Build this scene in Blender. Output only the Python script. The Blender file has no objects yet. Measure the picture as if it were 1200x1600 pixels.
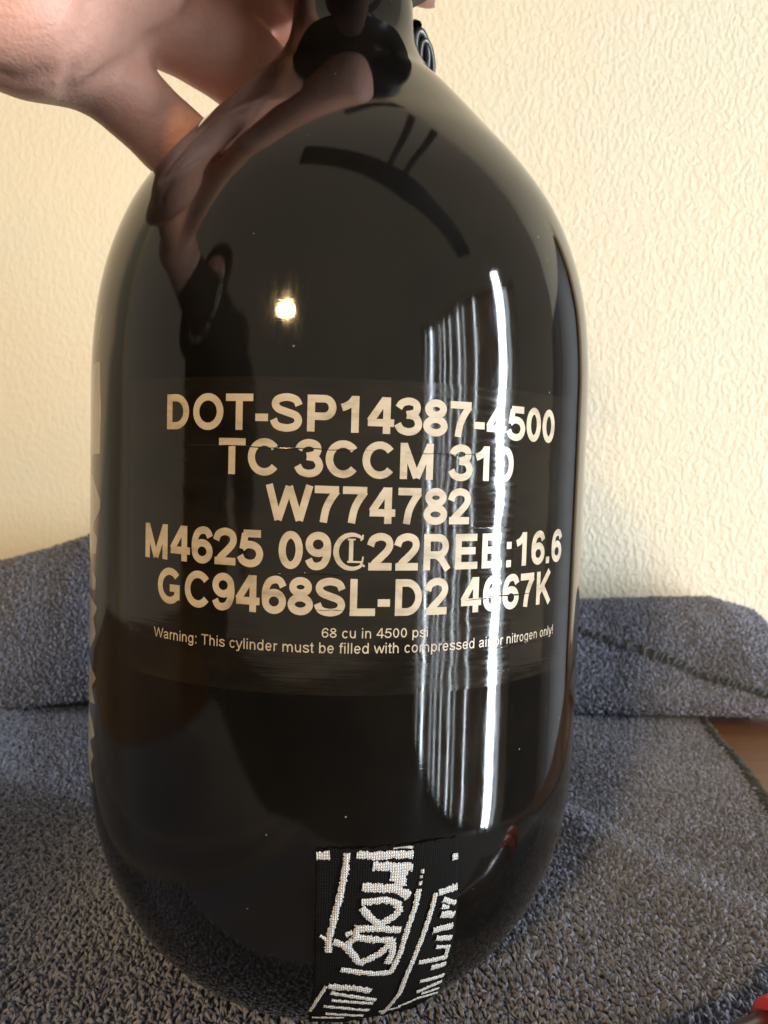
import bpy, bmesh, math, random
import numpy as np
from mathutils import Vector, Matrix, noise

random.seed(4)
RNG = np.random.default_rng(11)
sc = bpy.context.scene
COL = sc.collection
MM = 0.001

# ------------------------------------------------------------------ camera
cam_data = bpy.data.cameras.new("camera")
cam = bpy.data.objects.new("camera", cam_data)
COL.objects.link(cam)
sc.camera = cam
cam_data.sensor_fit = 'VERTICAL'
cam_data.sensor_height = 36.0
cam_data.lens = 27.0
cam_data.clip_start = 0.002
cam_data.clip_end = 50.0
cam.location = (0.01374, -0.18651, 0.12302)
cam.rotation_euler = (math.pi / 2 - 0.05708, 0, 0)
cam_data.dof.use_dof = True
cam_data.dof.focus_distance = 0.140
cam_data.dof.aperture_fstop = 38.0

# ------------------------------------------------------------------ world: dim even room light
world = bpy.data.worlds.new("World")
sc.world = world
world.use_nodes = True
bg = world.node_tree.nodes["Background"]
bg.inputs[0].default_value = (1.0, 0.86, 0.66, 1)
bg.inputs[1].default_value = 0.46

# ------------------------------------------------------------------ lamps
def lamp(name, kind, loc, energy, color, aim=None, **kw):
    d = bpy.data.lights.new(name, kind)
    d.energy = energy
    d.color = color
    for k, v in kw.items():
        setattr(d, k, v)
    o = bpy.data.objects.new(name, d)
    COL.objects.link(o)
    o.location = loc
    if aim is not None:
        o.rotation_euler = (Vector(aim) - Vector(loc)).to_track_quat('-Z', 'Y').to_euler()
    return o

# daylight through the slits of the vertical blinds on the right (window plane x = 1.25)
WIN_X = 1.25
def slit(y, width, z0, z1, radiance, color):
    area = width * (z1 - z0)
    o = lamp("window_slit_light", 'AREA', (WIN_X, y, (z0 + z1) / 2), radiance * math.pi * area, color,
             shape='RECTANGLE', size=width, size_y=z1 - z0)
    o.rotation_euler = (math.pi / 2, 0, math.pi / 2)       # faces -x
    return o
DAY = (0.82, 0.92, 1.0)
SLITS = [(-0.385, 0.090, 80), (-0.295, 0.045, 5), (-0.735, 0.010, 50), (-0.90, 0.005, 34), (-0.985, 0.010, 55),
         (-1.13, 0.007, 50), (-1.24, 0.006, 55), (-1.33, 0.006, 40), (-1.52, 0.030, 60), (-1.66, 0.006, 30)]
for y, w, L in SLITS:
    slit(y, w, -0.70, 0.80 if w > .05 else 0.66, L, DAY)
# warm lamp behind the camera on the left
lamp("warm_lamp", 'AREA', (-0.56, -1.45, 0.69), 17, (1.0, 0.68, 0.32), (-0.003, -0.056, 0.152), shape='ELLIPSE', size=.20, size_y=.042)

# ------------------------------------------------------------------ exposure
sc.view_settings.view_transform = 'Standard'
sc.view_settings.look = 'None'
sc.view_settings.exposure = 0.0
sc.view_settings.gamma = 1.0
sc.view_settings.use_curve_mapping = False
sc.render.engine = 'CYCLES'
sc.cycles.use_denoising = True
sc.cycles.max_bounces = 8
sc.cycles.caustics_reflective = True
sc.cycles.blur_glossy = 0.6
sc.cycles.sample_clamp_indirect = 3.0

# ------------------------------------------------------------------ helpers
def link(name, me, mat=None, parent=None, smooth=True):
    o = bpy.data.objects.new(name, me)
    COL.objects.link(o)
    if mat is not None and not me.materials:
        me.materials.append(mat)
    if parent is not None:
        o.parent = parent
    if smooth and hasattr(me, 'polygons'):
        me.polygons.foreach_set('use_smooth', np.ones(len(me.polygons), dtype=bool))
    return o

def mesh_np(name, verts, faces, uv=None):
    """verts (N,3) in metres; faces (M,3) or (M,4) index arrays; uv per vertex (N,2)"""
    verts = np.asarray(verts, dtype=np.float32)
    faces = np.asarray(faces, dtype=np.int32)
    me = bpy.data.meshes.new(name)
    k = faces.shape[1]
    me.vertices.add(len(verts))
    me.vertices.foreach_set('co', verts.ravel())
    me.loops.add(faces.size)
    me.loops.foreach_set('vertex_index', faces.ravel())
    me.polygons.add(len(faces))
    me.polygons.foreach_set('loop_start', np.arange(0, faces.size, k, dtype=np.int32))
    me.polygons.foreach_set('loop_total', np.full(len(faces), k, dtype=np.int32))
    if uv is not None:
        l = me.uv_layers.new(name="UVMap")
        l.data.foreach_set('uv', np.asarray(uv, dtype=np.float32)[faces.ravel()].ravel())
    me.update(calc_edges=True)
    me.validate()
    return me

def grid_faces(nu, nv, wrap_u=False):
    """vertices indexed [v*nu+u]"""
    uu = np.arange(nu if wrap_u else nu - 1)
    vv = np.arange(nv - 1)
    U, Vv = np.meshgrid(uu, vv)
    U = U.ravel(); Vv = Vv.ravel()
    U2 = (U + 1) % nu
    return np.stack([Vv * nu + U, Vv * nu + U2, (Vv + 1) * nu + U2, (Vv + 1) * nu + U], -1)

def tag(o, label=None, cat=None, group=None, kind=None):
    if label: o['label'] = label
    if cat: o['category'] = cat
    if group: o['group'] = group
    if kind: o['kind'] = kind
    return o

def box_bm(bm, c, s):
    r = bmesh.ops.create_cube(bm, size=1.0)
    for v in r['verts']:
        v.co = Vector((v.co.x * s[0] + c[0], v.co.y * s[1] + c[1], v.co.z * s[2] + c[2]))
    return r['verts']

def bm_obj(name, bm, mat, parent=None, smooth=False, bevel=0.0):
    if bevel:
        bmesh.ops.bevel(bm, geom=bm.edges[:], offset=bevel, segments=2, affect='EDGES', profile=0.5)
    me = bpy.data.meshes.new(name)
    bm.to_mesh(me); bm.free()
    return link(name, me, mat, parent, smooth)

def tube_mesh(name, pts, rad, sides=10, closed=False):
    pts = [Vector(p) for p in pts]
    n = len(pts)
    V = []; F = []
    prev = None
    for i, p in enumerate(pts):
        a = pts[(i - 1) % n] if (closed or i > 0) else pts[0]
        b = pts[(i + 1) % n] if (closed or i < n - 1) else pts[-1]
        t = (b - a).normalized()
        ref = prev if prev is not None else (Vector((0, 0, 1)) if abs(t.z) < .9 else Vector((1, 0, 0)))
        u = (ref - t * ref.dot(t)).normalized()
        w = t.cross(u)
        prev = u
        r = rad[i] if hasattr(rad, '__len__') else rad
        for k in range(sides):
            a_ = 2 * math.pi * k / sides
            V.append(p + (u * math.cos(a_) + w * math.sin(a_)) * r)
    m = n if closed else n - 1
    for i in range(m):
        for k in range(sides):
            F.append((i * sides + k, i * sides + (k + 1) % sides, ((i + 1) % n) * sides + (k + 1) % sides, ((i + 1) % n) * sides + k))
    me = bpy.data.meshes.new(name)
    me.from_pydata([tuple(v) for v in V], [], F)
    me.update()
    return me

# ------------------------------------------------------------------ materials
class NT:
    def __init__(self, name):
        self.m = bpy.data.materials.new(name)
        self.m.use_nodes = True
        self.t = self.m.node_tree
        self.b = self.t.nodes['Principled BSDF']
    def n(self, typ, **kw):
        nd = self.t.nodes.new(typ)
        for k, v in kw.items():
            if k.startswith('i_'):
                nd.inputs[k[2:].replace('_', ' ')].default_value = v
            else:
                setattr(nd, k, v)
        return nd
    def l(self, a, b): self.t.links.new(a, b)
    def set(self, **kw):
        for k, v in kw.items():
            self.b.inputs[k.replace('_', ' ')].default_value = v
        return self
    def coords(self, kind='Object', scale=(1, 1, 1)):
        tc = self.n('ShaderNodeTexCoord')
        mp = self.n('ShaderNodeMapping')
        mp.inputs['Scale'].default_value = scale
        self.l(tc.outputs[kind], mp.inputs['Vector'])
        return mp.outputs['Vector']
    def noise(self, vec, scale, detail=3, rough=.5, dist=0.0):
        nd = self.n('ShaderNodeTexNoise')
        nd.inputs['Scale'].default_value = scale
        nd.inputs['Detail'].default_value = detail
        nd.inputs['Roughness'].default_value = rough
        nd.inputs['Distortion'].default_value = dist
        self.l(vec, nd.inputs['Vector'])
        return nd.outputs['Fac']
    def ramp(self, fac, stops):
        r = self.n('ShaderNodeValToRGB')
        e = r.color_ramp.elements
        while len(e) < len(stops): e.new(0.5)
        for i, (p, c) in enumerate(stops):
            e[i].position = p
            e[i].color = c if len(c) == 4 else (*c, 1)
        self.l(fac, r.inputs['Fac'])
        return r.outputs['Color']
    def bump(self, height, dist, strength=1.0, normal=None):
        b = self.n('ShaderNodeBump')
        b.inputs['Distance'].default_value = dist
        b.inputs['Strength'].default_value = strength
        self.l(height, b.inputs['Height'])
        if normal is not None: self.l(normal, b.inputs['Normal'])
        return b.outputs['Normal']
    def math(self, op, a, b=None, v=None):
        m = self.n('ShaderNodeMath', operation=op)
        self.l(a, m.inputs[0])
        if b is not None: self.l(b, m.inputs[1])
        if v is not None: m.inputs[1].default_value = v
        return m.outputs[0]

def mat_plain(name, col, rough=.5, metal=0.0, var=.15, scale=200, bump=0.0):
    m = NT(name)
    vec = m.coords()
    f = m.noise(vec, scale, 4)
    c0 = tuple(x * (1 - var) for x in col); c1 = tuple(min(1, x * (1 + var)) for x in col)
    m.l(m.ramp(f, [(.3, c0), (.7, c1)]), m.b.inputs['Base Color'])
    m.set(Roughness=rough, Metallic=metal)
    if bump: m.l(m.bump(f, bump), m.b.inputs['Normal'])
    return m.m

def mat_tank():
    m = NT('tank_black_gloss')
    uv = m.coords('UV')                      # millimetres along the skin
    f = m.noise(uv, .05, 3)
    m.l(m.ramp(f, [(.3, (.003, .0027, .0025)), (.75, (.0065, .0055, .0045))]), m.b.inputs['Base Color'])
    sp = m.noise(m.coords('UV', (.5, .12, 1)), .8, 5, .7)
    m.l(m.ramp(sp, [(.35, (.03,) * 3), (.75, (.10,) * 3)]), m.b.inputs['Roughness'])
    wave = m.noise(m.coords('UV', (.05, .07, 1)), 1.0, 1.5, .4)
    nrm = m.bump(wave, .000045)
    scr = m.noise(m.coords('UV', (.3, 6, 1)), 1.0, 2)
    nrm = m.bump(scr, .0000022, 1.0, nrm)
    m.l(nrm, m.b.inputs['Normal'])
    vo = m.n('ShaderNodeTexVoronoi')
    m.l(m.coords('UV', (.16, .16, 1)), vo.inputs['Vector'])
    vo.inputs['Scale'].default_value = 1.0
    dust = m.math('LESS_THAN', vo.outputs['Distance'], v=.03)
    mx = m.n('ShaderNodeMix', data_type='RGBA')
    m.l(dust, mx.inputs['Factor'])
    m.l(m.b.inputs['Base Color'].links[0].from_socket, mx.inputs['A'])
    mx.inputs['B'].default_value = (.16, .15, .135, 1)
    m.l(mx.outputs['Result'], m.b.inputs['Base Color'])
    m.set(IOR=1.5)
    return m.m

def mat_label():
    m = NT('label_film')
    uv = m.coords('UV')
    f = m.noise(m.coords('UV', (.05, .12, 1)), 1.0, 4, .6)
    m.l(m.ramp(f, [(.3, (.005, .0043, .0034)), (.7, (.013, .0105, .0075))]), m.b.inputs['Base Color'])
    r = m.noise(m.coords('UV', (.25, 1.2, 1)), 1.0, 6, .7)
    m.l(m.ramp(r, [(.35, (.035,) * 3), (.75, (.14,) * 3)]), m.b.inputs['Roughness'])
    wave = m.noise(m.coords('UV', (.09, .11, 1)), 1.0, 1.8, .45)
    nrm = m.bump(wave, .00011)
    wr = m.noise(m.coords('UV', (.05, 1.3, 1)), 1.0, 4, .65)
    nrm = m.bump(wr, .000007, 1.0, nrm)
    spk = m.n('ShaderNodeTexVoronoi')
    spk.inputs['Scale'].default_value = 1.0
    m.l(m.coords('UV', (.35, .9, 1)), spk.inputs['Vector'])
    d = m.math('LESS_THAN', spk.outputs['Distance'], v=.07)
    nrm = m.bump(d, .00005, .6, nrm)
    m.l(nrm, m.b.inputs['Normal'])
    m.set(IOR=1.52)
    return m.m

def mat_print():
    m = NT('print_beige')
    f = m.noise(m.coords('UV', (.12, .3, 1)), 1.0, 5, .65)
    m.l(m.ramp(f, [(.28, (.27, .215, .15)), (.48, (.45, .37, .265)), (.72, (.54, .46, .35))]), m.b.inputs['Base Color'])
    m.set(Roughness=.28, IOR=1.5)
    wr = m.noise(m.coords('UV', (.07, .9, 1)), 1.0, 4, .6)
    m.l(m.bump(wr, .00002), m.b.inputs['Normal'])
    return m.m

def mat_side_letter():
    m = NT('side_lettering_grey')
    f = m.noise(m.coords('Object'), 60, 4)
    m.l(m.ramp(f, [(.3, (.20, .195, .18)), (.7, (.32, .31, .285))]), m.b.inputs['Base Color'])
    m.set(Roughness=.12, IOR=1.5)
    return m.m

def mat_wall():
    m = NT('wall_textured_paint')
    vec = m.coords('Object')
    big = m.noise(vec, 9, 3)
    m.l(m.ramp(big, [(.3, (.665, .61, .475)), (.5, (.70, .625, .485)), (.72, (.65, .63, .51))]), m.b.inputs['Base Color'])
    n1 = m.noise(m.coords('Object', (1.25, 1, .8)), 310, 4, .55, .3)
    n2 = m.noise(vec, 430, 2)
    sq = m.ramp(n1, [(.42, (0, 0, 0)), (.60, (1, 1, 1))])
    sx = m.n('ShaderNodeSeparateXYZ'); m.l(vec, sx.inputs[0])
    mr = m.n('ShaderNodeMapRange'); m.l(sx.outputs['X'], mr.inputs['Value'])
    mr.inputs['From Min'].default_value = -.12; mr.inputs['From Max'].default_value = .26
    mr.inputs['To Min'].default_value = .22; mr.inputs['To Max'].default_value = 1.0      # relief weakened to the left, standing in for blur and overexposure
    sq = m.math('MULTIPLY', sq, mr.outputs['Result'])
    nrm = m.bump(sq, .00055, .8)
    nrm = m.bump(n2, .0002, .5, nrm)
    m.l(nrm, m.b.inputs['Normal'])
    m.set(Roughness=.42)
    return m.m

def mat_cloth():
    m = NT('towel_pile')
    at = m.n('ShaderNodeAttribute', attribute_name='tuft')
    big = m.noise(m.coords('Object'), 14, 3)
    c = m.ramp(at.outputs['Fac'], [(0, (.095, .107, .148)), (.5, (.16, .178, .24)), (1, (.25, .272, .345))])
    mix = m.n('ShaderNodeMix', data_type='RGBA', blend_type='MULTIPLY')
    mix.inputs['Factor'].default_value = 1
    m.l(c, mix.inputs['A'])
    m.l(m.ramp(big, [(.3, (.85, .84, .86)), (.7, (1.1, 1.08, 1.08))]), mix.inputs['B'])
    m.l(mix.outputs['Result'], m.b.inputs['Base Color'])
    m.set(Roughness=.75)
    m.b.inputs['Sheen Weight'].default_value = .25
    m.b.inputs['Sheen Roughness'].default_value = .4
    return m.m

def mat_skin():
    m = NT('skin')
    vec = m.coords('Object')
    f = m.noise(vec, 55, 5, .6)
    m.l(m.ramp(f, [(.3, (.58, .30, .225)), (.55, (.69, .385, .30)), (.75, (.73, .40, .33))]), m.b.inputs['Base Color'])
    m.set(Roughness=.48, IOR=1.42)
    m.b.inputs['Subsurface Weight'].default_value = .22
    m.b.inputs['Subsurface Radius'].default_value = (1.0, .35, .2)
    m.b.inputs['Subsurface Scale'].default_value = .004
    v = m.n('ShaderNodeTexVoronoi')
    v.inputs['Scale'].default_value = 1100
    m.l(vec, v.inputs['Vector'])
    nrm = m.bump(v.outputs['Distance'], .00016, .5)
    lines = m.noise(m.coords('Object', (1, 1, 2.5)), 260, 3, .6)
    nrm = m.bump(lines, .0004, .5, nrm)
    m.l(nrm, m.b.inputs['Normal'])
    return m.m

def mat_wood(name, c0, c1, rough=.35):
    m = NT(name)
    f = m.noise(m.coords('Object', (2, 14, 14)), 9, 5, .6, .4)
    m.l(m.ramp(f, [(.3, c0), (.7, c1)]), m.b.inputs['Base Color'])
    m.set(Roughness=rough)
    m.l(m.bump(f, .0002), m.b.inputs['Normal'])
    return m.m

def mat_weave(name, c0, c1, sx, sz, h):
    m = NT(name)
    uv = m.coords('UV')
    w1 = m.n('ShaderNodeTexWave', wave_type='BANDS', bands_direction='X')
    w1.inputs['Scale'].default_value = sx
    w1.inputs['Distortion'].default_value = 1.6
    w1.inputs['Detail'].default_value = 2
    m.l(uv, w1.inputs['Vector'])
    w2 = m.n('ShaderNodeTexWave', wave_type='BANDS', bands_direction='Y')
    w2.inputs['Scale'].default_value = sz
    w2.inputs['Distortion'].default_value = 1.6
    w2.inputs['Detail'].default_value = 2
    m.l(uv, w2.inputs['Vector'])
    f = m.math('MULTIPLY', w1.outputs['Fac'], w2.outputs['Fac'])
    m.l(m.ramp(f, [(.0, c0), (.7, c1)]), m.b.inputs['Base Color'])
    m.l(m.bump(f, h), m.b.inputs['Normal'])
    m.set(Roughness=.85)
    m.b.inputs['Specular IOR Level'].default_value = .12
    return m.m

M = dict(tank=mat_tank(), label=mat_label(), prnt=mat_print(), side=mat_side_letter(), wall=mat_wall(), cloth=mat_cloth(),
         skin=mat_skin(),
         table=mat_wood('table_brown_wood', (.085, .030, .008), (.16, .065, .017)),
         darkwood=mat_wood('dark_brown_wood', (.018, .010, .006), (.04, .022, .013), .4),
         floor=mat_plain('floor_dark', (.02, .016, .013), .7, scale=5),
         rubber=mat_plain('black_rubber', (.012, .011, .010), .28, scale=300),
         alu=mat_plain('anodised_black_metal', (.02, .02, .022), .3, .9, scale=300),
         beam=mat_plain('beam_near_black', (.006, .005, .005), .6, scale=20),
         shirt=mat_plain('shirt_black', (.008, .007, .007), .9, scale=80),
         slat=mat_plain('blind_slat', (.62, .58, .50), .5, scale=10),
         hem=mat_plain('hem_thread_dark', (.038, .042, .042), .7, scale=900),
         red=mat_plain('red_plastic', (.62, .045, .05), .3, scale=100),
         maroon=mat_plain('dark_maroon_plastic', (.035, .006, .006), .25, scale=100),
         patch=mat_weave('patch_black_weave', (.002, .002, .002), (.006, .0055, .005), .78, .70, .00012),
         thread=mat_weave('patch_white_thread', (.36, .36, .355), (.76, .76, .755), .80, .62, .00022),
         darkened_forearm=mat_plain('forearm_darkened_brown', (.035, .022, .016), .85, scale=60),
         silver=mat_plain('silver_chain_metal', (.6, .58, .55), .2, 1.0))

# ================================================================== SETTING
def plane_obj(name, corners, mat, nu=2, nv=2):
    a, b, c, d = [np.array(p, float) for p in corners]
    u = np.linspace(0, 1, nu); v = np.linspace(0, 1, nv)
    Vt = [(a * (1 - x) + b * x) * (1 - y) + (d * (1 - x) + c * x) * y for y in v for x in u]
    return link(name, mesh_np(name, np.array(Vt), grid_faces(nu, nv)), mat, None, False)

WALL_Y = 0.275
wall = plane_obj('wall', [(-1.28, WALL_Y, -.75), (.95, WALL_Y, -.75), (.95, WALL_Y, 1.25), (-1.28, WALL_Y, 1.25)], M['wall'])
tag(wall, kind='structure')
floor = plane_obj('floor', [(-3, -3.2, -.75), (3, -3.2, -.75), (3, 1, -.75), (-3, 1, -.75)], M['floor'])
tag(floor, kind='structure')

tbl = bpy.data.objects.new('table', None); COL.objects.link(tbl); tbl.location = (0, 0, -.75)
tag(tbl, 'brown wooden table under the grey towel', 'table')
TBL = [(-.60, .273), (.31, .273), (.150, -.03), (.140, -.062), (.122, -.096), (.090, -.125), (.045, -.147), (-.60, -.36)]
bm = bmesh.new()
top_f = bm.faces.new([bm.verts.new((x, y, .747)) for x, y in TBL][::-1])
ext = bmesh.ops.extrude_face_region(bm, geom=[top_f])
for v in [g for g in ext['geom'] if isinstance(g, bmesh.types.BMVert)]: v.co.z -= .028
bmesh.ops.recalc_face_normals(bm, faces=bm.faces)
bm_obj('table_top', bm, M['table'], tbl, bevel=.003)
for sx, sy in ((-.56, .23), (.22, .23), (.08, -.09), (-.56, -.30)):
    bm = bmesh.new(); box_bm(bm, (sx, sy, .359), (.045, .045, .718)); bm_obj('leg', bm, M['table'], tbl, bevel=.003)

# ================================================================== TANK
LEAN = 0.02885
RT = 57.0
zs = [140, 150, 160, 170, 180, 190, 197, 203, 208, 213, 220, 230, 242]
rs = [57.0, 56.62, 55.42, 52.82, 48.38, 41.25, 35.01, 29.58, 24.97, 20.10, 15.67, 13.9, 13.6]
PROF = []
ZB, BN = 63.64, 2.342
for a in np.linspace(0, math.pi / 2, 70):
    PROF.append((RT * math.sin(a) ** (2 / BN), ZB * (1 - math.cos(a) ** (2 / BN))))
for z in np.linspace(ZB, 140, 40)[1:]:
    PROF.append((RT, z))
mm_ = np.gradient(np.array(rs), np.array(zs, float)); mm_[0] = 0
for i in range(len(zs) - 1):
    h = zs[i + 1] - zs[i]
    for t in np.linspace(0, 1, 9)[1:]:
        r = (2*t**3-3*t*t+1)*rs[i] + (t**3-2*t*t+t)*h*mm_[i] + (-2*t**3+3*t*t)*rs[i+1] + (t**3-t*t)*h*mm_[i+1]
        PROF.append((r, zs[i] + t * h))
PROF = np.array(PROF)
PZ, PRr = PROF[:, 1], PROF[:, 0]
def r_of(z):
    return np.interp(z, PZ, PRr)
ARC = np.r_[0, np.cumsum(np.hypot(np.diff(PRr), np.diff(PZ)))]
def slope_n(z):
    """outward normal (radial, up) of the skin at height z"""
    e = .4
    dr = (r_of(z + e) - r_of(z - e)) / (2 * e)
    n = np.stack([np.ones_like(dr), -dr], -1)
    return n / np.linalg.norm(n, axis=-1, keepdims=True)
def skin_pt(phi, z, h):
    """point h mm above the tank skin at azimuth phi (rad), height z mm -> tank-local metres"""
    phi = np.asarray(phi, float); z = np.asarray(z, float)
    n = slope_n(z)
    r = r_of(z) + n[..., 0] * h
    return np.stack([r * np.sin(phi), -r * np.cos(phi), z + n[..., 1] * h], -1) * MM

tank = bpy.data.objects.new('compressed_air_tank', None); COL.objects.link(tank)
tank.rotation_euler = (0, LEAN, 0)
tag(tank, 'glossy black compressed air tank with beige printed label, standing on grey towel', 'air tank')

NS = 240
ph = np.linspace(0, 2 * math.pi, NS + 1) + math.pi / 1.0     # seam at the back
V = np.stack([PRr[:, None] * np.sin(ph), -PRr[:, None] * np.cos(ph), PZ[:, None] + 0 * ph], -1).reshape(-1, 3) * MM
UV = np.stack([np.broadcast_to((ph - 2 * math.pi) * RT, (len(PZ), NS + 1)), np.broadcast_to(ARC[:, None], (len(PZ), NS + 1))], -1).reshape(-1, 2)
body = link('body', mesh_np('body', V, grid_faces(NS + 1, len(PZ)), UV), M['tank'], tank)

# regulator on the neck (just above the picture)
def lathe(name, prof, mat, parent=None, seg=64, loc=(0, 0, 0), rot=(0, 0, 0)):
    prof = np.array(prof, float)
    a = np.linspace(0, 2 * math.pi, seg + 1)[:-1]
    Vv = np.stack([prof[:, 0:1] * np.cos(a), prof[:, 0:1] * np.sin(a), prof[:, 1:2] + 0 * a], -1).reshape(-1, 3) * MM
    me = mesh_np(name, Vv, grid_faces(seg, len(prof), True))
    o = link(name, me, mat, parent)
    o.location = loc; o.rotation_euler = rot
    return o
reg = lathe('regulator', [(13.2, 241), (22.5, 241.3), (23, 242), (23, 246), (17, 246.5), (16.4, 247), (16.4, 248), (17, 248.5), (17, 262), (15.5, 264), (12, 264.5), (12, 274), (11, 275.5), (0.01, 275.5)], M['alu'], tank)  # wide base flange added so the neck mirrors black
lathe('gauge', [(0.01, 0), (7, 0), (8, .6), (8, 6), (7.4, 6.6), (6.6, 6), (0.01, 6)], M['alu'], reg, 40, (0, .016, .256), (-math.pi / 2, 0, 0))

# ------------------------------------------------------------------ label film
LS0, LS1, LZ0, LZ1 = -40.2, 57.4, 84.2, 138.2
nu, nv = 160, 60
S, Z = np.meshgrid(np.linspace(LS0, LS1, nu), np.linspace(LZ0, LZ1, nv))
Vl = skin_pt(S / RT, Z, 0.03).reshape(-1, 3)
label = link('label', mesh_np('label', Vl, grid_faces(nu, nv), np.stack([S, Z], -1).reshape(-1, 2)), M['label'], tank)
tag(label, 'clear dark film label printed with beige lettering')

# ------------------------------------------------------------------ stroke lettering
def arc(cx, cy, rx, ry, a0, a1, n=18):
    return [(cx + rx * math.cos(math.radians(a0 + (a1 - a0) * i / n)), cy + ry * math.sin(math.radians(a0 + (a1 - a0) * i / n))) for i in range(n + 1)]
def crom(pts, n=6):
    p = [pts[0]] + list(pts) + [pts[-1]]
    out = []
    for i in range(1, len(p) - 2):
        for k in range(n):
            t = k / n
            out.append(tuple(.5 * (2*p[i][j] + (p[i+1][j]-p[i-1][j])*t + (2*p[i-1][j]-5*p[i][j]+4*p[i+1][j]-p[i+2][j])*t*t + (-p[i-1][j]+3*p[i][j]-3*p[i+1][j]+p[i+2][j])*t**3) for j in (0, 1)))
    out.append(tuple(pts[-1]))
    return out

def bold_font():
    w = .205; h = w / 2; T = 1 - h; B = h
    G = {}
    x0 = .10 + h
    D = [(x0, B), (x0, T)] + arc(.44, .5, .47 - h, .5 - h, 90, -90, 20)
    G['D'] = (1.0, [(D, True)])
    G['O'] = (1.09, [(arc(.545, .5, .49 - h, .515 - h, 0, 354, 40), True)])
    G['T'] = (.85, [([(.02, T), (.83, T)], False), ([(.425, T), (.425, 0)], False)])
    G['-'] = (.46, [([(.05, .355), (.41, .355)], False)])
    G['S'] = (.93, [(crom([(.80, .70), (.71, .855), (.47, .92), (.22, .86), (.15, .725), (.24, .60), (.47, .515), (.71, .425), (.79, .28), (.70, .135), (.46, .08), (.20, .145), (.10, .315)]), False)])
    P = [(x0, .41)] + [(x0, .41)] and []
    bowlP = [(x0, T)] + arc(.56, .5 * (T + .42), .86 - .56 - h + .02, .5 * (T - .42), 90, -90, 16) + [(x0, .42)]
    G['P'] = (.93, [([(x0, 0), (x0, 1)], False), (bowlP, False)])
    G['R'] = (1.0, [([(x0, 0), (x0, 1)], False), (bowlP, False), ([(.50, .42), (.66, .30), (.87, 0)], False)])
    G['1'] = (.777, [([(.46, 0), (.46, 1)], False), (crom([(.44, .93), (.34, .80), (.22, .72), (.10, .675)]), False)])
    G['4'] = (.777, [([(.545, 0), (.545, 1)], False), ([(.50, .955), (.09, .335)], False), ([(.03, .30), (.75, .30)], False)])
    G['3'] = (.777, [(crom([(.09, .73), (.19, .865), (.38, .92), (.56, .865), (.61, .74), (.55, .61), (.32, .545)]), False),
                     (crom([(.32, .545), (.56, .50), (.665, .30), (.58, .14), (.38, .08), (.17, .14), (.07, .29)]), False)])
    G['8'] = (.777, [(arc(.39, .745, .325 - h, .27 - h, 0, 348, 30), True), (arc(.39, .275, .365 - h, .29 - h, 0, 348, 30), True)])
    G['7'] = (.777, [([(.05, T), (.72, T)], False), (crom([(.66, .87), (.50, .64), (.37, .36), (.305, 0)]), False)])
    G['5'] = (.777, [([(.17, T), (.69, T)], False), ([(.225, T), (.155, .47)], False), (crom([(.13, .49), (.24, .575), (.40, .595), (.585, .52), (.665, .34), (.58, .15), (.38, .08), (.17, .14), (.07, .285)]), False)])
    G['0'] = (.777, [(arc(.39, .5, .345 - h, .515 - h, 0, 351, 40), True)])
    G['C'] = (1.0, [(arc(.53, .5, .475 - h, .515 - h, 38, 322, 34), False)])
    G['M'] = (1.16, [([(x0, 0), (x0, 1)], False), ([(1.06 - h, 0), (1.06 - h, 1)], False), ([(.20, .97), (.58, .04)], False), ([(.96, .97), (.58, .04)], False)])
    G['W'] = (1.32, [([(.09, 1), (.36, .03)], False), ([(.36, .03), (.66, .96)], False), ([(.66, .96), (.96, .03)], False), ([(.96, .03), (1.23, 1)], False)])
    G['2'] = (.777, [(crom([(.09, .67), (.17, .845), (.38, .92), (.58, .855), (.64, .70), (.58, .545), (.40, .36), (.23, .20), (.15, .07)]), False), ([(.045, B), (.71, B)], False)])
    six = [(arc(.40, .325, .355 - h, .34 - h, 0, 350, 34), True), (crom([(.665, .73), (.58, .875), (.43, .92), (.25, .845), (.15, .63), (.138, .36)]), False)]
    G['6'] = (.777, six)
    G['9'] = (.777, [([(.785 - x, 1 - y) for x, y in p], c) for p, c in six])
    G['E'] = (.93, [([(x0, 0), (x0, 1)], False), ([(x0, T), (.84, T)], False), ([(x0, .52), (.79, .52)], False), ([(x0, B), (.87, B)], False)])
    G['L'] = (.85, [([(x0, 1), (x0, 0)], False), ([(x0, B), (.83, B)], False)])
    G['K'] = (1.0, [([(x0, 0), (x0, 1)], False), ([(.22, .34), (.86, 1)], False), ([(.42, .56), (.90, 0)], False)])
    G['G'] = (1.09, [(arc(.55, .5, .49 - h, .515 - h, 40, 318, 34), False), ([(.95 - h, .12), (.95 - h, .53)], False), ([(.56, .445), (.95, .445)], False)])
    G[':'] = (.46, [([(.13, .08 + .015), (.33, .095)], False), ([(.13, .63), (.33, .63)], False)])
    G['.'] = (.39, [([(.09, .095), (.29, .095)], False)])
    G[' '] = (.39, [])
    # C with a small serif L inside
    G['@'] = (.98, [(arc(.56, .5, .45, .46, 48, 312, 40), False, lambda t: .07 + .085 * math.sin(math.pi * t)),
                    ([(.80, .80), (.86, .96)], False, .05), ([(.80, .20), (.92, .10)], False, .05),
                    ([(.53, .22), (.53, .84)], False, .12), ([(.43, .83), (.65, .83)], False, .045), ([(.43, .225), (.86, .225)], False, .05), ([(.85, .21), (.87, .37)], False, .045)])
    return G, w

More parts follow.
